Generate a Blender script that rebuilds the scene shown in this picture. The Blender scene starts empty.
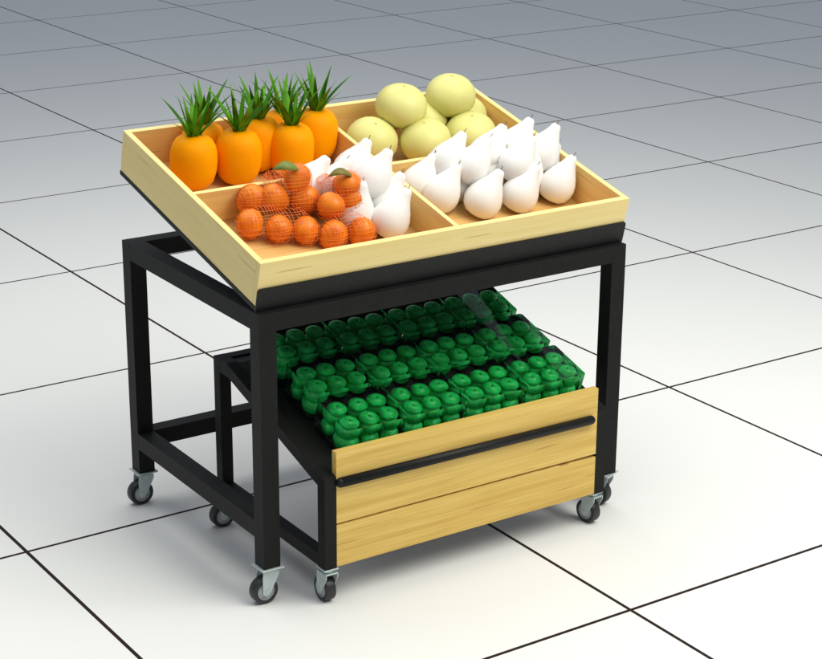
import bpy, bmesh, math, random
from mathutils import Vector, Matrix
from math import sin, cos, pi
random.seed(7)
S = bpy.context.scene
C = S.collection

# ------------------------------------------------------------------ materials
def mat(name, col, rough=.5, spec=.5, metal=0.):
    m = bpy.data.materials.new(name); m.use_nodes = True
    b = m.node_tree.nodes['Principled BSDF']
    b.inputs['Base Color'].default_value = (*col, 1)
    b.inputs['Roughness'].default_value = rough
    b.inputs['Specular IOR Level'].default_value = spec
    b.inputs['Metallic'].default_value = metal
    return m
def bsdf(m): return m.node_tree.nodes['Principled BSDF']
def nd(m, t, **k):
    n = m.node_tree.nodes.new(t)
    for a, v in k.items(): setattr(n, a, v)
    return n
def lk(m, a, b): m.node_tree.links.new(a, b)
def noisy(name, c1, c2, scale=8, rough=.5, spec=.5, stretch=(1,1,1), bump=0., detail=4, lo=.35, hi=.65):
    m = mat(name, c1, rough, spec)
    tc = nd(m, 'ShaderNodeTexCoord'); mp = nd(m, 'ShaderNodeMapping')
    mp.inputs['Scale'].default_value = stretch
    nz = nd(m, 'ShaderNodeTexNoise'); nz.inputs['Scale'].default_value = scale; nz.inputs['Detail'].default_value = detail
    cr = nd(m, 'ShaderNodeValToRGB')
    cr.color_ramp.elements[0].position = lo; cr.color_ramp.elements[0].color = (*c1, 1)
    cr.color_ramp.elements[1].position = hi; cr.color_ramp.elements[1].color = (*c2, 1)
    lk(m, tc.outputs['Object'], mp.inputs['Vector']); lk(m, mp.outputs[0], nz.inputs['Vector'])
    lk(m, nz.outputs['Fac'], cr.inputs[0]); lk(m, cr.outputs[0], bsdf(m).inputs['Base Color'])
    if bump:
        bp = nd(m, 'ShaderNodeBump'); bp.inputs['Strength'].default_value = bump; bp.inputs['Distance'].default_value = .002
        lk(m, nz.outputs['Fac'], bp.inputs['Height']); lk(m, bp.outputs[0], bsdf(m).inputs['Normal'])
    return m
def wood(name, light, dark, streak, axis=0, rough=.5, amount=.5):
    """long grain along the given axis: fine fibres, broad cathedral bands and a few short dark flecks"""
    m = mat(name, light, rough, .35)
    tc = nd(m, 'ShaderNodeTexCoord')
    def noise(sc, st, det, dist=0.):
        mp = nd(m, 'ShaderNodeMapping'); v = [st, st, st]; v[axis] = 1.; mp.inputs['Scale'].default_value = v
        n = nd(m, 'ShaderNodeTexNoise'); n.inputs['Scale'].default_value = sc; n.inputs['Detail'].default_value = det
        n.inputs['Distortion'].default_value = dist
        lk(m, tc.outputs['Object'], mp.inputs['Vector']); lk(m, mp.outputs[0], n.inputs['Vector']); return n
    a = noise(2.2, 22, 5, .6); b = noise(5, 60, 3); c = noise(4.5, 26, 1, .2)
    ra = nd(m, 'ShaderNodeValToRGB'); ra.color_ramp.elements[0].position = .34; ra.color_ramp.elements[1].position = .62
    ra.color_ramp.elements[0].color = (*dark, 1); ra.color_ramp.elements[1].color = (*light, 1)
    lk(m, a.outputs['Fac'], ra.inputs[0])
    mx = nd(m, 'ShaderNodeMix', data_type='RGBA', blend_type='MULTIPLY')
    rb = nd(m, 'ShaderNodeValToRGB'); rb.color_ramp.elements[0].position = .3; rb.color_ramp.elements[1].position = .6
    rb.color_ramp.elements[0].color = (1-.28*amount, 1-.36*amount, 1-.5*amount, 1); rb.color_ramp.elements[1].color = (1, 1, 1, 1)
    lk(m, b.outputs['Fac'], rb.inputs[0]); mx.inputs[0].default_value = 1
    lk(m, ra.outputs[0], mx.inputs[6]); lk(m, rb.outputs[0], mx.inputs[7])
    rc = nd(m, 'ShaderNodeValToRGB'); rc.color_ramp.elements[0].position = .70; rc.color_ramp.elements[1].position = .74
    rc.color_ramp.elements[0].color = (0, 0, 0, 1); rc.color_ramp.elements[1].color = (1, 1, 1, 1)
    lk(m, c.outputs['Fac'], rc.inputs[0])
    m2 = nd(m, 'ShaderNodeMix', data_type='RGBA'); lk(m, rc.outputs[0], m2.inputs[0])
    lk(m, mx.outputs[2], m2.inputs[6]); m2.inputs[7].default_value = (*streak, 1)
    lk(m, m2.outputs[2], bsdf(m).inputs['Base Color'])
    bp = nd(m, 'ShaderNodeBump'); bp.inputs['Strength'].default_value = .15; bp.inputs['Distance'].default_value = .001
    lk(m, b.outputs['Fac'], bp.inputs['Height']); lk(m, bp.outputs[0], bsdf(m).inputs['Normal'])
    return m

BLACK = noisy('black_powder_coat', (.0075, .0075, .007), (.010, .010, .009), 60, .55, .16, bump=.1)
BLACKS = noisy('black_sheet_steel', (.0055, .0055, .0055), (.008, .008, .008), 60, .5, .25, bump=.1)
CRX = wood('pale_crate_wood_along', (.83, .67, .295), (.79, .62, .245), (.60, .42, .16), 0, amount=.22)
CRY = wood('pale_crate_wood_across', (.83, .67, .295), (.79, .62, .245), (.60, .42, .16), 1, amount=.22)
CRI = wood('crate_wood_bounce_tint', (.80, .54, .20), (.74, .47, .155), (.55, .33, .11), 0, amount=.25)  # crate wood for inward faces, warm bounce light put into its colour
CRJ = wood('crate_wood_bounce_tint_across', (.80, .54, .20), (.74, .47, .155), (.55, .33, .11), 1, amount=.25)
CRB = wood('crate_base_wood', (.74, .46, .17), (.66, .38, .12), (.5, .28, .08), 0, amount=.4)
PLK = wood('golden_plank_wood', (.76, .53, .145), (.65, .42, .095), (.47, .27, .06), 0, amount=.45)
ZINC = noisy('zinc_plate', (.45, .52, .51), (.52, .59, .58), 40, .45, .5); bsdf(ZINC).inputs['Metallic'].default_value = .25
RUBBER = noisy('black_rubber', (.012, .012, .012), (.02, .02, .02), 50, .45, .5)
HUB = noisy('grey_hub_plastic', (.32, .33, .33), (.4, .41, .41), 50, .4, .5)
ORANGEP = noisy('orange_fruit_skin', (.95, .32, .0), (.97, .39, .0), 9, .5, .08)
LEAF = noisy('crown_leaf_green', (.022, .11, .003), (.13, .38, .012), 12, .45, .12, detail=2)
MELON = noisy('melon_skin', (.63, .60, .20), (.72, .69, .26), 7, .42, .3)
PEAR = noisy('white_pear_skin', (.80, .79, .765), (.84, .83, .81), 9, .45, .4)
STEM = mat('dark_stem', (.10, .085, .06), .7)
CITRUS = noisy('mandarin_skin', (.68, .14, .003), (.86, .26, .010), 22, .38, .35, bump=.25)
CLEAF = noisy('mandarin_leaf', (.15, .19, .03), (.21, .27, .06), 20, .5, .4)
CLEAF2 = noisy('olive_leaf', (.16, .13, .015), (.24, .19, .03), 20, .5, .4)
NET = mat('orange_net', (.85, .22, .05), .5)
APPLE = noisy('green_apple_skin', (.001, .30, .04), (.03, .86, .19), 26, .30, .4, lo=.32, hi=.68)
DIMPLE = mat('dark_apple_stem', (.01, .03, .008), .7)
def clear(name, a=.06, col=(.86, .97, .90)):
    m = bpy.data.materials.new(name); m.use_nodes = True; nt = m.node_tree; nt.nodes.clear()
    o = nt.nodes.new('ShaderNodeOutputMaterial'); mx = nt.nodes.new('ShaderNodeMixShader')
    t = nt.nodes.new('ShaderNodeBsdfTransparent'); t.inputs[0].default_value = (*col, 1)
    g = nt.nodes.new('ShaderNodeBsdfGlossy'); g.inputs['Roughness'].default_value = .06
    f = nt.nodes.new('ShaderNodeLayerWeight'); f.inputs['Blend'].default_value = .22
    ad = nt.nodes.new('ShaderNodeMath'); ad.operation = 'ADD'; ad.inputs[1].default_value = a; ad.use_clamp = True
    nt.links.new(f.outputs['Fresnel'], ad.inputs[0]); nt.links.new(ad.outputs[0], mx.inputs[0])
    nt.links.new(t.outputs[0], mx.inputs[1]); nt.links.new(g.outputs[0], mx.inputs[2]); nt.links.new(mx.outputs[0], o.inputs[0])
    return m
CLEAR = mat('clear_plastic', (.93, 1, .96), 0.0, .5)
bsdf(CLEAR).inputs['Transmission Weight'].default_value = 1; bsdf(CLEAR).inputs['IOR'].default_value = 1.40
INSERT = mat('black_insert_plastic', (.012, .014, .012), .12, .6)

# ------------------------------------------------------------------ helpers
def tag(o, label=None, cat=None, group=None, kind=None):
    if label: o['label'] = label
    if cat: o['category'] = cat
    if group: o['group'] = group
    if kind: o['kind'] = kind
    return o
def root(name, loc, label, cat, group=None, M=None):
    o = bpy.data.objects.new(name, None); C.objects.link(o); o.empty_display_size = .05
    if M is not None: o.matrix_world = M
    else: o.location = loc
    return tag(o, label, cat, group)
def link(name, me, m, parent=None, smooth=False):
    for q in me.polygons: q.use_smooth = smooth
    o = bpy.data.objects.new(name, me); C.objects.link(o)
    if m and not me.materials: me.materials.append(m)
    if parent: o.parent = parent
    return o
def fin(name, bm, m, parent=None, smooth=False, bevel=0., seg=2, angle=.6):
    if bevel:
        es = [e for e in bm.edges if len(e.link_faces) == 2 and e.calc_face_angle(0) > angle]
        bmesh.ops.bevel(bm, geom=es, offset=bevel, segments=seg, affect='EDGES', profile=.6)
    bmesh.ops.recalc_face_normals(bm, faces=bm.faces)
    me = bpy.data.meshes.new(name); bm.to_mesh(me); bm.free()
    return link(name, me, m, parent, smooth)
def box(bm, a, b):
    a, b = Vector(a), Vector(b); c = (a+b)/2; s = b-a
    return bmesh.ops.create_cube(bm, size=1, matrix=Matrix.Translation(c) @ Matrix.Diagonal((s.x, s.y, s.z, 1)))['verts']
def bobj(name, a, b, m, parent, bevel=.0015, seg=2):
    bm = bmesh.new(); box(bm, a, b); return fin(name, bm, m, parent, bevel=bevel, seg=seg)
def prism(bm, pts, x0, x1):
    """polygon in the yz plane pushed along x"""
    v0 = [bm.verts.new((x0, y, z)) for y, z in pts]; v1 = [bm.verts.new((x1, y, z)) for y, z in pts]
    n = len(pts); bm.faces.new(v0); bm.faces.new(v1[::-1])
    for i in range(n): bm.faces.new((v0[i], v0[(i+1) % n], v1[(i+1) % n], v1[i]))
def pobj(name, pts, x0, x1, m, parent, bevel=.0015):
    bm = bmesh.new(); prism(bm, pts, x0, x1); return fin(name, bm, m, parent, bevel=bevel)
def cyl(bm, p0, p1, r0, r1=None, n=24, cap=True):
    p0, p1 = Vector(p0), Vector(p1); r1 = r0 if r1 is None else r1; d = p1-p0
    M = Matrix.Translation((p0+p1)/2) @ d.to_track_quat('Z', 'Y').to_matrix().to_4x4()
    bmesh.ops.create_cone(bm, cap_ends=cap, segments=n, radius1=r0, radius2=r1, depth=d.length, matrix=M)
def lathe(bm, prof, n=24, M=Matrix(), lump=None):
    rings = []
    for r, z in prof:
        if r < 1e-6: rings.append([bm.verts.new(M @ Vector((0, 0, z)))])
        else:
            ring = []
            for k in range(n):
                a = 2*pi*k/n; q = 1+(lump(a, z) if lump else 0); ring.append(bm.verts.new(M @ Vector((r*q*cos(a), r*q*sin(a), z))))
            rings.append(ring)
    for A, B in zip(rings, rings[1:]):
        for k in range(n):
            a0, a1 = A[k % len(A)], A[(k+1) % len(A)]; b0, b1 = B[k % len(B)], B[(k+1) % len(B)]
            f = [a0] if a0 is a1 else [a0, a1]
            f += [b0] if b0 is b1 else [b1, b0]
            if len(f) > 2: bm.faces.new(f)
def copy_tree(o, parent=None):
    c = o.copy(); C.objects.link(c)
    if parent: c.parent = parent
    for ch in list(o.children): copy_tree(ch, c)
    return c
def inst(first, M, label, group=None, cat=None):
    """first use moves the prototype itself, later uses copy it with its parts"""
    if not first.get('_used'): first['_used'] = 1; o = first
    else: o = copy_tree(first)
    o.matrix_world = M; tag(o, label, cat, group); return o

# ------------------------------------------------------------------ floor (1 m tiles, dark joints)
GX, GY, GR, GS = -.3375, .5442, .0067, 1.004
m = mat('white_floor_tile', (.80, .80, .775), .55, .12)
tc = nd(m, 'ShaderNodeTexCoord'); sp = nd(m, 'ShaderNodeSeparateXYZ'); lk(m, tc.outputs['Object'], sp.inputs[0])
parts = []
for ax, hw in ((0, .0047), (1, .0047)):
    a = nd(m, 'ShaderNodeMath', operation='DIVIDE'); a.inputs[1].default_value = GS; lk(m, sp.outputs[ax], a.inputs[0])
    r_ = nd(m, 'ShaderNodeMath', operation='ROUND'); lk(m, a.outputs[0], r_.inputs[0])
    s_ = nd(m, 'ShaderNodeMath', operation='SUBTRACT'); lk(m, a.outputs[0], s_.inputs[0]); lk(m, r_.outputs[0], s_.inputs[1])
    ab = nd(m, 'ShaderNodeMath', operation='ABSOLUTE'); lk(m, s_.outputs[0], ab.inputs[0])
    lt = nd(m, 'ShaderNodeMath', operation='LESS_THAN'); lt.inputs[1].default_value = hw; lk(m, ab.outputs[0], lt.inputs[0]); parts.append(lt)
mx = nd(m, 'ShaderNodeMath', operation='MAXIMUM'); lk(m, parts[0].outputs[0], mx.inputs[0]); lk(m, parts[1].outputs[0], mx.inputs[1])
nz = nd(m, 'ShaderNodeTexNoise'); nz.inputs['Scale'].default_value = 1.3; nz.inputs['Detail'].default_value = 6; lk(m, tc.outputs['Object'], nz.inputs['Vector'])
cr = nd(m, 'ShaderNodeValToRGB'); cr.color_ramp.elements[0].color = (.79, .79, .765, 1); cr.color_ramp.elements[1].color = (.82, .82, .795, 1); lk(m, nz.outputs['Fac'], cr.inputs[0])
mc = nd(m, 'ShaderNodeMix', data_type='RGBA'); lk(m, mx.outputs[0], mc.inputs[0]); lk(m, cr.outputs[0], mc.inputs[6]); mc.inputs[7].default_value = (.022, .012, .010, 1)
lk(m, mc.outputs[2], bsdf(m).inputs['Base Color'])
bm = bmesh.new(); bmesh.ops.create_grid(bm, x_segments=4, y_segments=4, size=60)
fl = fin('floor', bm, m); fl.location = (GX, GY, 0); fl.rotation_euler = (0, 0, GR); tag(fl, kind='structure')

# ------------------------------------------------------------------ caster (built once, children of a frame)
def make_caster(parent, x, y, top, rot, R=.031, w=.0245, plate=.054):
    """plate, fork and axle in zinc; wheel and hub are sub-parts"""
    bm = bmesh.new(); hp = plate/2
    box(bm, (-hp, -hp, -.0035), (hp, hp, -.0005))
    cyl(bm, (0, 0, -.0036), (0, 0, -.011), .015, .013, 20)
    zc = R-top; ox = -.012
    for s in (-1, 1):                                # two cheeks of the fork, tapering to the axle
        y0, y1 = s*(w/2+.0015), s*(w/2+.0038)
        pts = [(-.019, -.011), (.019, -.011), (.019, -.020), (ox+.009, zc-.004), (ox+.004, zc-.009), (ox-.004, zc-.009), (ox-.009, zc-.002), (-.021, -.022)]
        va = [bm.verts.new((px, y0, pz)) for px, pz in pts]; vb = [bm.verts.new((px, y1, pz)) for px, pz in pts]
        bm.faces.new(va); bm.faces.new(vb[::-1])
        for i in range(len(pts)): j = (i+1) % len(pts); bm.faces.new((va[i], va[j], vb[j], vb[i]))
    box(bm, (-.0185, -w/2-.0036, -.0135), (.0185, w/2+.0036, -.0108))
    cyl(bm, (ox, -w/2-.0055, zc), (ox, w/2+.0055, zc), .0042, n=12)
    f = fin('caster', bm, ZINC, parent, bevel=.0004, seg=1)
    f.location = (x, y, top); f.rotation_euler = (0, 0, rot)
    MM = Matrix.Translation((ox, 0, zc)) @ Matrix.Rotation(pi/2, 4, 'X')
    bm = bmesh.new(); h = w/2
    lathe(bm, [(.021, -h), (R-.0022, -h), (R-.0006, -h+.0008), (R, -h+.0022), (R, h-.0022), (R-.0006, h-.0008), (R-.0022, h), (.021, h), (.021, -h)], 40, MM)
    fin('wheel_tyre', bm, RUBBER, f, smooth=True)
    bm = bmesh.new()
    lathe(bm, [(0, -h+.001), (.014, -h+.001), (.016, -h+.004), (.0195, -h+.003), (.0209, -h-.0004), (.0209, h+.0004), (.0195, h-.003), (.016, h-.004), (.014, h-.001), (0, h-.001)], 32, MM)
    fin('wheel_hub', bm, HUB, f, smooth=True)
    return f

# ------------------------------------------------------------------ black table frame
H, D, T, ZB, Z1 = .6821, .6713, .0414, .0891, .1544
tb = root('display_table', (0, 0, 0), 'black steel display table on four swivel casters carrying the tilted fruit crate', 'table')
e = .0001
for x, y in ((0, 0), (1-T, 0), (0, D-T), (1-T, D-T)): bobj('leg', (x, y, ZB), (x+T, y+T, H), BLACK, tb, 0)
bobj('top_rail', (T+e, e, H-T), (1-T-e, T-e, H-e), BLACK, tb, 0)
bobj('top_rail', (T+e, D-T+e, H-T), (1-T-e, D-e, H-e), BLACK, tb, 0)
for x in (0, 1-T): bobj('top_rail', (x+e, T+e, H-T), (x+T-e, D-T-e, H-e), BLACK, tb, 0)
for x in (0, 1-T): bobj('lower_rail', (x+e, T+e, Z1), (x+T-e, D-T-e, Z1+T), BLACK, tb, 0)
bobj('lower_rail', (T+e, D-T+e, Z1), (1-T-e, D-e, Z1+T), BLACK, tb, 0)
h = T/2
make_caster(tb, h, h, ZB, 0); make_caster(tb, h, D-h, ZB, 0)
make_caster(tb, 1-h, h, ZB, -pi/2+.35); make_caster(tb, 1-h, D-h, ZB, .6)

# ------------------------------------------------------------------ tilted wooden crate in its steel tray
TA, TY, TZ, BD, BH = .2391, .0198, .6956, .667, .1031
MT = Matrix.Translation((0, TY, TZ)) @ Matrix.Rotation(TA, 4, 'X')       # local: x, d along the slope, h normal
cr_ = root('produce_crate', None, 'tilted pale wooden crate with four compartments in a black steel tray on the table', 'crate', M=MT)
X0, X1, TH = .0034, 1.0001, .0145
bobj('front_board', (X0, 0, 0), (X1, TH, BH), CRX, cr_, .0012)
bobj('back_board', (X0, BD-TH, 0), (X1, BD, BH), CRX, cr_, .0012)
for x in (X0, X1-TH): bobj('side_board', (x, TH+.0002, 0), (x+TH, BD-TH-.0002, BH-.0003), CRY, cr_, .0012)
bobj('base_board', (X0+TH, TH, .001), (X1-TH, BD-TH, .012), CRB, cr_, 0)
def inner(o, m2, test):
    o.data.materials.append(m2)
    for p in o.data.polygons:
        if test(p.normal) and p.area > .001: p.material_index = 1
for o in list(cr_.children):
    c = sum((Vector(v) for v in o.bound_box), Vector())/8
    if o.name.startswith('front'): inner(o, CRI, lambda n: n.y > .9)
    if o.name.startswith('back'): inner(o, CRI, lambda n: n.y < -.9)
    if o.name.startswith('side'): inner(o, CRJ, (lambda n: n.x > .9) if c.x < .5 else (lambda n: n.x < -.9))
XM = .518; DM = .336; DH = BH-.006
bpy.context.view_layer.update()
bobj('divider', (XM-.006, TH+.0005, .0122), (XM+.006, BD-TH-.0005, DH), CRY, cr_, .001)
bobj('divider', (X0+TH+.0005, DM, .0122), (XM-.0065, DM+.012, DH-.0005), CRX, cr_, .001)
bobj('divider', (XM+.0065, DM, .0122), (X1-TH-.0005, DM+.012, DH-.0005), CRX, cr_, .001)
bpy.context.view_layer.update()
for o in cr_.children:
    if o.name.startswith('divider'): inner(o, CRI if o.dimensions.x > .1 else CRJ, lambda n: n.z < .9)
bm = bmesh.new(); box(bm, (X0-.001, -.0055, -.011), (X1+.001, BD+.001, -.0006))
tr = fin('steel_tray', bm, BLACKS, cr_, bevel=.001)
bm = bmesh.new()                                                      # front lip with rounded upper corners
SK = .0424; pts = [(X0-.0012, -.0118), (X1+.0012, -.0118)]
for k in range(7): a = k/6*pi/2; pts.append((X1+.0012-.008+.008*cos(a), SK-.008+.008*sin(a)))
for k in range(7): a = pi/2+k/6*pi/2; pts.append((X0-.0012+.008+.008*cos(a), SK-.008+.008*sin(a)))
va = [bm.verts.new((x, -.0052, z)) for x, z in pts]; vb = [bm.verts.new((x, -.0012, z)) for x, z in pts]
bm.faces.new(va); bm.faces.new(vb[::-1])
for i in range(len(pts)): j = (i+1) % len(pts); bm.faces.new((va[i], va[j], vb[j], vb[i]))
fin('tray_lip', bm, BLACKS, cr_, bevel=.0006, seg=1)
for x in (.30, .68):                                                  # props that carry the raised back
    bm = bmesh.new(); cyl(bm, (x, .60, -.012), (x, .60-.157*sin(TA)+.01, -.157), .010, n=16); fin('support_prop', bm, BLACK, cr_)

# ------------------------------------------------------------------ cart
CX0, CX1, YF, YB, ZC, TCc = .1155, .9065, -.069, .4395, .0855, .0302
ct = root('rolling_cart', (0, 0, 0), 'low black wheeled cart with a golden plank front parked under the black table', 'cart')
SL = .303
def top(y): return .31+SL*(y+.044)
def bot(y): return .279+SL*(y+.044)
YT = (.437-.31)/SL-.044
for x in (CX0, CX1-TCc):
    pobj('front_post', [(YF, ZC), (YF+TCc, ZC), (YF+TCc, top(YF+TCc)), (YF, top(YF))], x, x+TCc, BLACK, ct)
    pobj('side_rail', [(YF+TCc+.0003, bot(YF+TCc)), (YF+TCc+.0003, top(YF+TCc)-.0003), (YT, .4367), (YB-TCc-.0003, .4367), (YB-TCc-.0003, .404), (YT+.012, .404), (YT-.01, bot(YT-.01))], x+e, x+TCc-e, BLACK, ct)
    bobj('rear_post', (x, YB-TCc, ZC), (x+TCc, YB, .437), BLACK, ct)
    bobj('lower_rail', (x+e, YF+TCc+e, ZC+e), (x+TCc-e, YB-TCc-e, ZC+TCc), BLACK, ct)
bobj('rear_rail', (CX0+TCc+e, YB-TCc+e, .437-TCc), (CX1-TCc-e, YB-e, .4366), BLACK, ct)
ys = YB-TCc-.002
pobj('shelf_panel', [(-.047, top(-.047)-.005), (YT, .432), (ys, .432), (ys, .427), (YT, .427), (-.047, top(-.047)-.010)], CX0+TCc+.0005, CX1-TCc-.0005, BLACKS, ct, 0)
def plank(z0, z1, nick=False):
    bm = bmesh.new(); xa, xb = CX0+TCc+.0003, CX1-TCc-.0003
    ups = [(xa, z1), (xb, z1)]
    if nick: ups = [(xa, z1), (.70, z1), (.705, z1-.0012), (.765, z1-.0008), (.77, z1-.004), (.79, z1-.0045), (.80, z1-.002), (.845, z1-.0035), (xb, z1-.003)]
    ps = [(xb, z0), (xa, z0)] + ups
    va = [bm.verts.new((x, YF+.0005, z)) for x, z in ps]; vb = [bm.verts.new((x, YF+.0185, z)) for x, z in ps]
    bm.faces.new(va); bm.faces.new(vb[::-1])
    for i in range(len(ps)): j = (i+1) % len(ps); bm.faces.new((va[i], va[j], vb[j], vb[i]))
    return fin('front_plank', bm, PLK, ct, bevel=.0012, seg=2, angle=.9)
plank(ZC+.002, .1875, True); p2 = plank(.1922, .3607)
bm = bmesh.new(); zh = .2905
ra, rb = .1535, .852
cyl(bm, (ra, YF-.0045, zh), (rb, YF-.0045, zh-.004), .0112, n=24)
for x in (ra, rb): bmesh.ops.create_uvsphere(bm, u_segments=24, v_segments=12, radius=.0112, matrix=Matrix.Translation((x, YF-.0045, zh if x == ra else zh-.004)))
for x in (ra+.02, rb-.02): cyl(bm, (x, YF-.0045, zh-.002), (x, YF+.001, zh-.002), .005, n=12)
fin('handle_bar', bm, BLACKS, ct, smooth=True)
q = TCc/2
make_caster(ct, CX0+q, YF+q, ZC, -pi/2, R=.030, plate=.036); make_caster(ct, CX1-q-.004, YF+q+.004, ZC, -pi/2+.15, R=.030, plate=.036)
make_caster(ct, CX0+q, YB-q, ZC, 0, R=.030, plate=.036); make_caster(ct, CX1-q, YB-q, ZC, .4, R=.030, plate=.036)

# ------------------------------------------------------------------ apples in clear punnets on the cart
al = math.atan(SL)
MS = Matrix.Translation((0, -.045, .3075)) @ Matrix.Rotation(al, 4, 'X')      # x, d along the slope, h normal
PW, PDp, PH = .1655, .131, .075
def rrect(x0, x1, y0, y1, r, n=5):
    out = []
    for cx, cy, a0 in ((x1-r, y0+r, -pi/2), (x1-r, y1-r, 0), (x0+r, y1-r, pi/2), (x0+r, y0+r, pi)):
        for k in range(n+1): a = a0+k/n*pi/2; out.append((cx+r*cos(a), cy+r*sin(a)))
    return out
pk = root('fruit_punnet', (0, 0, 0), 'x', 'punnet')
bm = bmesh.new()                                                       # thin clear tub with an outward rim
prof = [(.004, .0012), (.0012, .010), (.0004, PH-.004), (.0004, PH)]
rings = []
for ins, z in prof: rings.append([bm.verts.new((x, y, z)) for x, y in rrect(ins, PW-ins, ins, PDp-ins, .008)])
bm.faces.new(rings[0]); bm.faces.new(rings[-1][::-1])
for A, B in zip(rings, rings[1:]):
    for k in range(len(A)): j = (k+1) % len(A); bm.faces.new((A[k], A[j], B[j], B[k]))
fin('clear_tub', bm, CLEAR, pk, smooth=False)
bm = bmesh.new()                                                       # black insert sheet that spaces the fruit
pr_ = rrect(.0012, PW-.0012, .0012, PDp-.0012, .007)
va = [bm.verts.new((x, y, PH-.0015)) for x, y in pr_]; vb = [bm.verts.new((x, y, PH)) for x, y in pr_]
bm.faces.new(va); bm.faces.new(vb[::-1])
for i in range(len(pr_)): j = (i+1) % len(pr_); bm.faces.new((va[i], va[j], vb[j], vb[i]))
bm.free()
bm = bmesh.new(); box(bm, (.004, .004, .0016), (PW-.004, PDp-.004, .006)); fin('base_pad', bm, BLACKS, pk, bevel=.002)
# apple
ap = root('apple', (0, 0, 0), 'x', 'apple')
bm = bmesh.new(); RA = .0232
prof = []
for k in range(15):
    t = pi*k/14; r = RA*sin(t)**.86*(1+.05*cos(t)); z = RA*.84*cos(t)
    z -= .006*math.exp(-(r/.006)**2) if t < pi/2 else -.004*math.exp(-(r/.006)**2)
    prof.append((max(r, 0) if 0 < k < 14 else 0, z))
lathe(bm, prof, 20, lump=lambda a, z: .02*cos(5*a)*(1 if z < 0 else .4))
fin('flesh', bm, APPLE, ap, smooth=True)
bm = bmesh.new(); cyl(bm, (0, 0, RA*.45), (.001, 0, RA*.70), .0026, .0022, 8); fin('stem', bm, DIMPLE, ap)
TIER = ['front', 'middle', 'rear']; COL = ['leftmost', 'second', 'third', 'rightmost']; CX = ['left', 'middle', 'right']
for t in range(3):
    for k in range(4):
        px, py = .1905+k*.1695, .032+t*.1435
        inst(pk, MS @ Matrix.Translation((px, py, 0)), f'clear punnet packed with green apples, {COL[k]} one in the {TIER[t]} tier of the cart', 'clear punnets of apples on the cart', 'punnet')
        for j in range(2):
            for i in range(3):
                x = px+.0340+i*.0520+random.uniform(-.0012, .0012); y = py+.040+j*.052+random.uniform(-.0015, .0015)
                M = MS @ Matrix.Translation((x, y, PH-.0215)) @ Matrix.Rotation(-al*.2, 4, 'X') @ Matrix.Rotation(random.uniform(0, 6.28), 4, 'Z') @ Matrix.Rotation(random.uniform(-.12, .12), 4, 'X')
                inst(ap, M, f'green apple, {CX[i]} in the {["near", "far"][j]} row of the {COL[k]} punnet, {TIER[t]} tier', 'green apples in the punnets', 'apple')
                if 1:          # lower layer, seen through the clear walls
                    M = MS @ Matrix.Translation((x-.002, y-.003, .0205)) @ Matrix.Rotation(random.uniform(0, 6.28), 4, 'Z')
                    inst(ap, M, f'lower green apple beneath the {CX[i]} {["near", "far"][j]} one of the {COL[k]} punnet, {TIER[t]} tier', 'green apples in the punnets', 'apple')

# ------------------------------------------------------------------ fruit in the crate
def at(x, d, h): return MT @ Vector((x, d, h))
NRM = (MT.to_3x3() @ Vector((0, 0, 1))).normalized()
def frame(p, axis, spin=0., s=1.):
    return Matrix.Translation(p) @ Vector((0, 0, 1)).rotation_difference(Vector(axis).normalized()).to_matrix().to_4x4() @ Matrix.Rotation(spin, 4, 'Z') @ Matrix.Scale(s, 4)
# pineapples
def make_pine(seed):
    rg = random.Random(seed)
    o = root('pineapple', (0, 0, 0), 'x', 'pineapple'); bm = bmesh.new()
    prof = [(0, -.0715), (.019, -.0705), (.031, -.0625), (.041, -.045), (.0462, -.022), (.0475, .004), (.0465, .026), (.043, .044), (.036, .0585), (.025, .067), (.012, .0705), (.008, .067), (0, .065)]
    prof = [(a*1.17, b*.925) for a, b in prof]
    lathe(bm, prof, 16, lump=lambda a, z: .012*sin(3*a+seed)); fin('body', bm, ORANGEP, o, smooth=True)
    bm = bmesh.new()
    for k in range(14):
        a = k*2.39996+seed; inner = k/15.
        L = rg.uniform(.078, .117)*(1 if inner < .5 else 1.02); out = .056*(1-inner)**1.15+rg.uniform(.006, .028); w = rg.uniform(.014, .019)
        base = Vector((.009*cos(a), .009*sin(a), .058)); rad = Vector((cos(a), sin(a), 0)); sd = Vector((-sin(a), cos(a), 0))
        prev = None; N = 7
        droop = rg.uniform(.2, .9)*(1-inner)
        for s in range(N+1):
            u = s/N; c = base+rad*(out*(u**1.3)*1.25)+Vector((0, 0, L*(u-.28*droop*u*u)))
            ww = w*(1.0-.15*(1-u))*(1-u**2.0)*1.0+.0004
            lf = [bm.verts.new(c-sd*ww*.5+rad*.0015*(1-u)), bm.verts.new(c-rad*.001*(1-u)), bm.verts.new(c+sd*ww*.5+rad*.0015*(1-u))]
            if prev:
                bm.faces.new((prev[0], prev[1], lf[1], lf[0])); bm.faces.new((prev[1], prev[2], lf[2], lf[1]))
            prev = lf
    fin('crown', bm, LEAF, o, smooth=True)
    return o
pines = [(.112, .515, 'first smooth orange pineapple from the left in the front row'),
         (.226, .510, 'big orange pineapple second from the left, in front of its neighbour'),
         (.306, .560, 'orange pineapple half hidden behind the second front pineapple'),
         (.366, .505, 'orange pineapple behind the netted mandarins, third of the front row'),
         (.466, .562, 'rightmost orange pineapple beside the crate divider and the melons'),
         (.180, .600, 'back row orange pineapple peeping between the first two front ones'),
         (.395, .604, 'back row orange pineapple showing between the third and the rightmost one')]
for n, (x, d, lb) in enumerate(pines):
    o = make_pine(n*1.7+.4); ax = Vector((random.uniform(-.05, .05), -.13, 1))
    o.matrix_world = frame(at(x, d, .0795 if n < 5 else .066), ax, random.uniform(0, 6), 1.0 if n < 5 else .97); tag(o, lb, None, 'pineapples in the crate')
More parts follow.
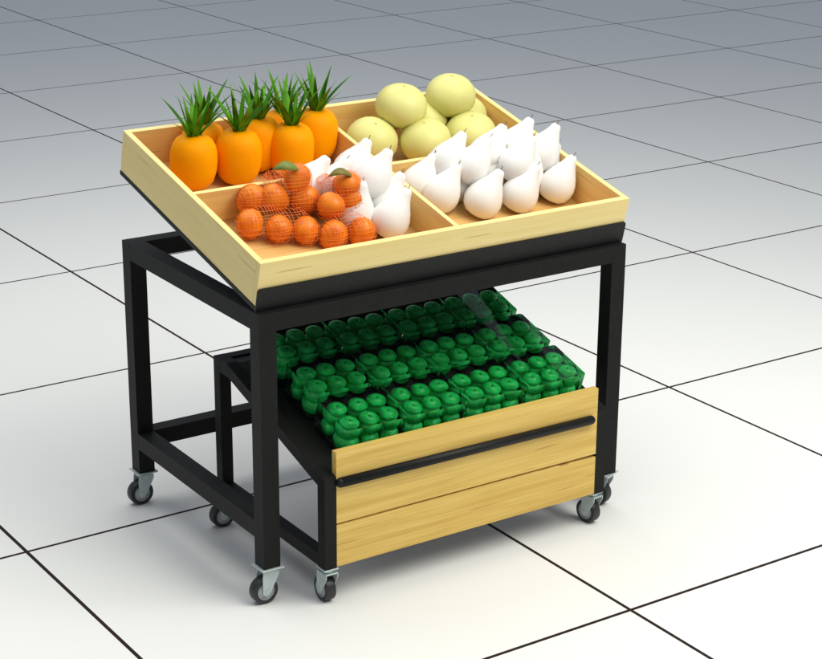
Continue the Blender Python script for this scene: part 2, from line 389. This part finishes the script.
# melons
ml = root('melon', (0, 0, 0), 'x', 'melon'); bm = bmesh.new(); RM = .0655
prof = [(RM*sin(pi*k/11)**.93 if 0 < k < 11 else 0, RM*.81*cos(pi*k/11)) for k in range(12)]
lathe(bm, prof, 16, lump=lambda a, z: .012*sin(2*a+1)); fin('rind', bm, MELON, ml, smooth=True)
bm = bmesh.new(); cyl(bm, (0, 0, RM*.80), (0, 0, RM*.825), .004, .003, 8); fin('stem_scar', bm, mat('melon_scar', (.5, .46, .16), .7), ml)
for x, d, h_, lb in [(.612, .530, .060, 'pale yellow melon lowest at the left, beside the pineapple divider'),
                     (.733, .474, .068, 'pale yellow melon in the middle of the front row above the white pears'),
                     (.873, .478, .068, 'pale yellow melon at the right of the front row above the white pears'),
                     (.795, .582, .068, 'pale yellow melon mostly hidden in the middle under the two upper melons'),
                     (.914, .580, .068, 'pale yellow melon at the far right against the crate side'),
                     (.700, .552, .133, 'pale yellow melon on top of the pile at the left'),
                     (.858, .566, .136, 'topmost pale yellow melon on the pile, at the back right')]:
    inst(ml, frame(at(x, d, h_), NRM+Vector((random.uniform(-.25, .25), random.uniform(-.25, .1), 0)), random.uniform(0, 6)), lb, 'melons in the crate', 'melon')
# pears
pe = root('pear', (0, 0, 0), 'x', 'pear'); bm = bmesh.new()
prof = [(0, -.036), (.012, -.0385), (.024, -.035), (.034, -.025), (.0395, -.010), (.040, .003), (.0365, .017), (.030, .031), (.0225, .044), (.0165, .055), (.0125, .065), (.0105, .072), (.0065, .0765), (0, .0765)]
prof = [(r*1.13, z*1.07) for r, z in prof]
lathe(bm, prof, 18, lump=lambda a, z: .02*cos(2*a)+.01*sin(3*a)); fin('flesh', bm, PEAR, pe, smooth=True)
bm = bmesh.new(); cyl(bm, (0, 0, .080), (.001, 0, .087), .0008, n=6); cyl(bm, (.001, 0, .087), (.0022, 0, .092), .0008, .0011, 6); fin('stem', bm, STEM, pe)
XD = Vector((1, 0, 0))
def pear(x, d, h_, lean, lb, back=0.):
    ax = NRM+XD*math.tan(lean)+Vector((0, back, 0))
    inst(pe, frame(at(x, d, h_), ax, random.uniform(0, 6), 1.), lb, 'white pears in the crate', 'pear')
RC = 'right compartment'
for a in [(.625, .235, .054, .45, 'lower white pear left of the centre pear, by the crate divider'),
          (.600, .295, .054, .4, 'half hidden white pear in the corner by the two dividers'),
          (.708, .180, .054, .47, 'white pear at the very front in the middle of the right compartment'),
          (.814, .177, .054, .47, 'second front white pear of the right compartment, beside two crowded ones'),
          (.872, .238, .054, .44, 'lower white pear squeezed behind the second front pear'),
          (.936, .190, .054, .42, 'rightmost white pear of the front row by the crate side'),
          (.940, .264, .054, .48, 'white pear at the right end of the lower layer, behind the rightmost front one'),
          (.700, .275, .054, .45, 'lower white pear hidden under the upper left pears'),
          (.790, .275, .054, .45, 'lower white pear hidden under the upper middle pears'),
          (.668, .292, .106, .47, 'leftmost white pear on the upper layer, below the melons'),
          (.712, .250, .108, .50, 'big upper white pear second from the left'),
          (.792, .300, .106, .47, 'upper white pear standing behind between two big ones'),
          (.825, .222, .108, .46, 'big upper white pear in the middle of the pile'),
          (.880, .308, .108, .45, 'tallest upper white pear at the back of the pile'),
          (.925, .258, .108, .42, 'upper white pear furthest to the right')]: pear(*a)
for a in [(.436, .163, .054, .47, 'front white pear of the left pile, beside the mandarins'),
          (.468, .235, .054, .42, 'lower white pear of the left pile against the centre divider'),
          (.372, .212, .054, .10, 'white pear standing upright behind the front mandarins'),
          (.440, .262, .106, .47, 'large upper white pear of the left pile'),
          (.418, .318, .108, .45, 'upper white pear at the back of the left pile by the divider'),
          (.352, .305, .075, .5, 'white pear showing through the second mandarin net'),
          (.300, .318, .085, .62, 'white pear leaning over between the two leafy mandarins')]: pear(*a)
# mandarins
mn = root('mandarin', (0, 0, 0), 'x', 'mandarin'); bm = bmesh.new(); RO = .0305
prof = [(RO*sin(pi*k/12)**.95*(1+.13*cos(pi*k/12)) if 0 < k < 12 else 0, RO*1.15*cos(pi*k/12)) for k in range(13)]
lathe(bm, prof, 16, lump=lambda a, z: .035*sin(2*a+30*z)+.02*cos(3*a)); fin('peel', bm, CITRUS, mn, smooth=True)
bm = bmesh.new(); cyl(bm, (0, 0, RO*1.01), (0, 0, RO*1.07), .0022, .0016, 6); fin('stem_button', bm, mat('stem_button', (.10, .14, .03), .7), mn)
def leaf_of(o, rz, rx, lm, dx):
    """one curved leaf whose stalk is at the right of the fruit and whose tip hangs over to the left"""
    bm = bmesh.new(); n = 10; prev = None
    for s in range(n+1):
        u = s/n; w = .0118*math.sin(pi*min(1, u*.94+.06))**.75+.0003
        if s == n: w = .0004
        x = -.064*u; z = .026*math.sin(u*2.3)-.012*u*u
        row = [bm.verts.new((x, -w, z-.0015)), bm.verts.new((x, 0, z+.001)), bm.verts.new((x, w, z-.0015))]
        if prev:
            bm.faces.new((prev[0], prev[1], row[1], row[0])); bm.faces.new((prev[1], prev[2], row[2], row[1]))
        prev = row
    lf = fin('leaf', bm, lm, o, smooth=True)
    sol = lf.modifiers.new('thickness', 'SOLIDIFY'); sol.thickness = .0009
    W_ = Matrix.Translation(o.matrix_world.translation+Vector((dx, -.016, RO*.80))) @ Matrix.Rotation(rz, 4, 'Z') @ Matrix.Rotation(rx, 4, 'X')
    lf.matrix_parent_inverse = Matrix(); lf.matrix_local = o.matrix_world.inverted() @ W_
    return lf
def citrus(lst, which):
    pts = []
    for x, d, h_, lb in lst:
        p = at(x+random.uniform(-.006, .006), d+random.uniform(-.005, .005), h_+random.uniform(-.001, .008)); ax = Vector((random.uniform(-1, 1), random.uniform(-.9, .5), 1))
        o = inst(mn, frame(p, ax, random.uniform(0, 6), random.uniform(.97, 1.04)), lb, 'netted mandarins in the crate', 'mandarin')
        pts.append((p, o))
    return pts
b1 = citrus([(.122, .255, .040, 'lower left mandarin of the left net'),
             (.178, .222, .040, 'lower middle mandarin of the left net'),
             (.236, .203, .040, 'lower right mandarin of the left net'),
             (.148, .305, .072, 'upper left mandarin of the left net, close to the crate side'),
             (.200, .278, .082, 'upper mandarin of the left net below the one with the leaf'),
             (.262, .262, .080, 'mandarin of the left net at its upper right, beside the leafy one'),
             (.245, .282, .122, 'topmost mandarin of the left net with a green leaf'),], 'left')
b2 = citrus([(.288, .163, .040, 'lower left mandarin of the right net'),
             (.352, .153, .040, 'lowest mandarin at the right end of the right net'),
             (.300, .215, .078, 'middle mandarin of the right net above the lower left one'),
             (.366, .215, .078, 'mandarin of the right net under the leafy one'),
             (.352, .232, .114, 'topmost mandarin of the right net with an olive leaf')], 'right')
bpy.context.view_layer.update()
leaf_of(b1[6][1], -.25, .75, CLEAF, -.002); leaf_of(b2[4][1], -.15, .5, CLEAF2, .006)
def net(pts, name, label, tail, seed):
    """a sleeve of netting drawn over the fruit: radial envelope of the spheres, opened out towards the tied tail"""
    rg = random.Random(seed); cs = [p for p, _ in pts]; c = sum(cs, Vector())/len(cs)
    zmin = None; U, V = 72, 56; bm = bmesh.new(); grid = []
    ax = (MT.to_3x3() @ Vector((1, -.35, 0))).normalized(); up = NRM; sd = ax.cross(up).normalized()
    def ray(dv):
        best = 0
        for q in cs:
            w = q-c; b = w.dot(dv); dd = w.length_squared-b*b; R = RO+.0045
            if dd < R*R: best = max(best, b+math.sqrt(R*R-dd))
            else:
                R2 = math.sqrt(dd)                                      # tight bridging between neighbours
                best = max(best, b-(R2-R)*.9)
        return best
    vals = [[0]*U for _ in range(V+1)]; dirs = [[None]*U for _ in range(V+1)]
    for v in range(V+1):
        t = pi*(v+.001)/(V+.002)
        for u_ in range(U):
            a = 2*pi*u_/U; dv = ax*cos(t)+(up*cos(a)+sd*sin(a))*sin(t); dirs[v][u_] = dv; vals[v][u_] = ray(dv)
    for _ in range(2):
        nv = [r[:] for r in vals]
        for v in range(V+1):
            for u_ in range(U):
                s = (vals[max(v-1, 0)][u_]+vals[min(v+1, V)][u_]+vals[v][u_-1]+vals[v][(u_+1) % U])/4
                nv[v][u_] = max(vals[v][u_], .3*vals[v][u_]+.7*s)
        vals = nv
    Mi = MT.inverted()
    for v in range(V+1):
        row = []
        for u_ in range(U):
            P = c+dirs[v][u_]*vals[v][u_]; L = Mi @ P
            L.z = max(L.z, .0135); row.append(bm.verts.new(MT @ L))
        grid.append(row)
    for v in range(V):
        for u_ in range(U): bm.faces.new((grid[v][u_], grid[v][(u_+1) % U], grid[v+1][(u_+1) % U], grid[v+1][u_]))
    segs = []
    def slices(nv, lo, hi, step):                                       # square netting: the sleeve cut by two families of planes
        k = lo
        while k < hi:
            cut = bm.copy(); w = nv+Vector((rg.uniform(-.05, .05), rg.uniform(-.05, .05), rg.uniform(-.05, .05)))
            g = bmesh.ops.bisect_plane(cut, geom=cut.verts[:]+cut.edges[:]+cut.faces[:], plane_co=c+nv*k, plane_no=w.normalized())['geom_cut']
            for q_ in g:
                if isinstance(q_, bmesh.types.BMEdge): segs.append((q_.verts[0].co.copy(), q_.verts[1].co.copy()))
            cut.free(); k += step
    X_ = MT.to_3x3() @ Vector((1, 0, 0)); D_ = (MT.to_3x3() @ Vector((0, .35, 1))).normalized()
    slices(X_, -.17, .17, .0076); slices(D_, -.11, .11, .0076)
    bm.free(); bm = bmesh.new()
    for p_, q_ in segs:
        t = q_-p_
        if t.length < 1e-6: continue
        t.normalize(); a = t.orthogonal().normalized(); b_ = t.cross(a); R3 = []
        for P in (p_, q_): R3.append([bm.verts.new(P+(a*cos(k*2*pi/3)+b_*sin(k*2*pi/3))*.00045) for k in range(3)])
        for k in range(3): bm.faces.new((R3[0][k], R3[0][(k+1) % 3], R3[1][(k+1) % 3], R3[1][k]))
    def strand(pts, closed=False, r=.00042):
        n = len(pts); rs = []
        for i, p in enumerate(pts):
            t = (pts[(i+1) % n]-pts[i-1]) if closed else (pts[min(i+1, n-1)]-pts[max(i-1, 0)])
            if t.length < 1e-7: t = Vector((0, 0, 1))
            t.normalize(); a = t.orthogonal().normalized() if not rs else (la-t*la.dot(t)).normalized(); b_ = t.cross(a); la = a
            rs.append([bm.verts.new(p+(a*cos(k*2*pi/3)+b_*sin(k*2*pi/3))*r) for k in range(3)])
        for i in range(n if closed else n-1):
            A, B = rs[i], rs[(i+1) % n]
            for k in range(3): bm.faces.new((A[k], A[(k+1) % 3], B[(k+1) % 3], B[k]))
    # gathered tail, a ragged flattened sleeve
    tv = [at(*p) for p in tail]; n = 18; T_ = []
    for s in range(13):
        u = s/12; k = u*(len(tv)-1); i = min(int(k), len(tv)-2); P = tv[i].lerp(tv[i+1], k-i); rr = .040*(1-u)**1.1+.010+.006*u*u
        T_.append([P+(up*cos(2*pi*q_/n)*.3+ax*sin(2*pi*q_/n))*rr*(1+rg.uniform(-.1, .1)) for q_ in range(n)])
    for row in T_: strand(row, True)
    for q_ in range(n): strand([row[q_] for row in T_])
    bmesh.ops.recalc_face_normals(bm, faces=bm.faces)
    me = bpy.data.meshes.new(name); bm.to_mesh(me); bm.free()
    o = link(name, me, NET); tag(o, label, 'net bag', 'orange nets around the mandarins')
    return o
net(b1, 'net_bag', 'orange mesh net around the left mandarins with its end lying over the divider', [(.235, .30, .10), (.235, .335, .108), (.245, .37, .100), (.26, .40, .07)], 1)
net(b2, 'net_bag', 'orange mesh net around the right mandarins lying against the white pears', [(.335, .235, .10), (.33, .265, .115), (.32, .30, .12)], 2)

for o in list(bpy.data.objects):
    if '_used' in o: del o['_used']

# ------------------------------------------------------------------ light
W = bpy.data.worlds.new('World'); S.world = W; W.use_nodes = True
bg = W.node_tree.nodes['Background']; bg.inputs[0].default_value = (.61, .69, .83, 1); bg.inputs[1].default_value = .43
def area(name, loc, target, size, power, col):
    l = bpy.data.lights.new(name, 'AREA'); l.shape = 'SQUARE'; l.size = size; l.energy = power; l.color = col
    o = bpy.data.objects.new(name, l); C.objects.link(o); o.location = loc
    o.rotation_euler = (Vector(target)-Vector(loc)).to_track_quat('-Z', 'Y').to_euler(); return o
area('key_light', (1.6, -1.9, 3.3), (.5, .1, .3), 2.4, 122, (1, .975, .87))
area('top_light', (.3, .9, 3.8), (.5, .2, 0), 4.2, 114, (1, .985, .92))

# ------------------------------------------------------------------ camera
cam = bpy.data.cameras.new('camera'); co = bpy.data.objects.new('camera', cam); C.objects.link(co)
cam.sensor_width = 36; cam.lens = 79.828; cam.clip_start = .05; cam.clip_end = 500
R_ = ((.8332307578541247, .17483606267289598, -.5245558648560514), (-.5528814239312374, .27541378142492884, -.7864282421638917), (.006973896873927489, .9452933937092022, .3261468451052856))
Mc = Matrix(R_).to_4x4(); Mc.translation = (-1.7457076, -3.1934119, 1.9042282); co.matrix_world = Mc
S.camera = co
S.view_settings.view_transform = 'Standard'; S.view_settings.look = 'None'; S.view_settings.exposure = 0; S.view_settings.gamma = 1
S.render.resolution_x, S.render.resolution_y = 1024, 821
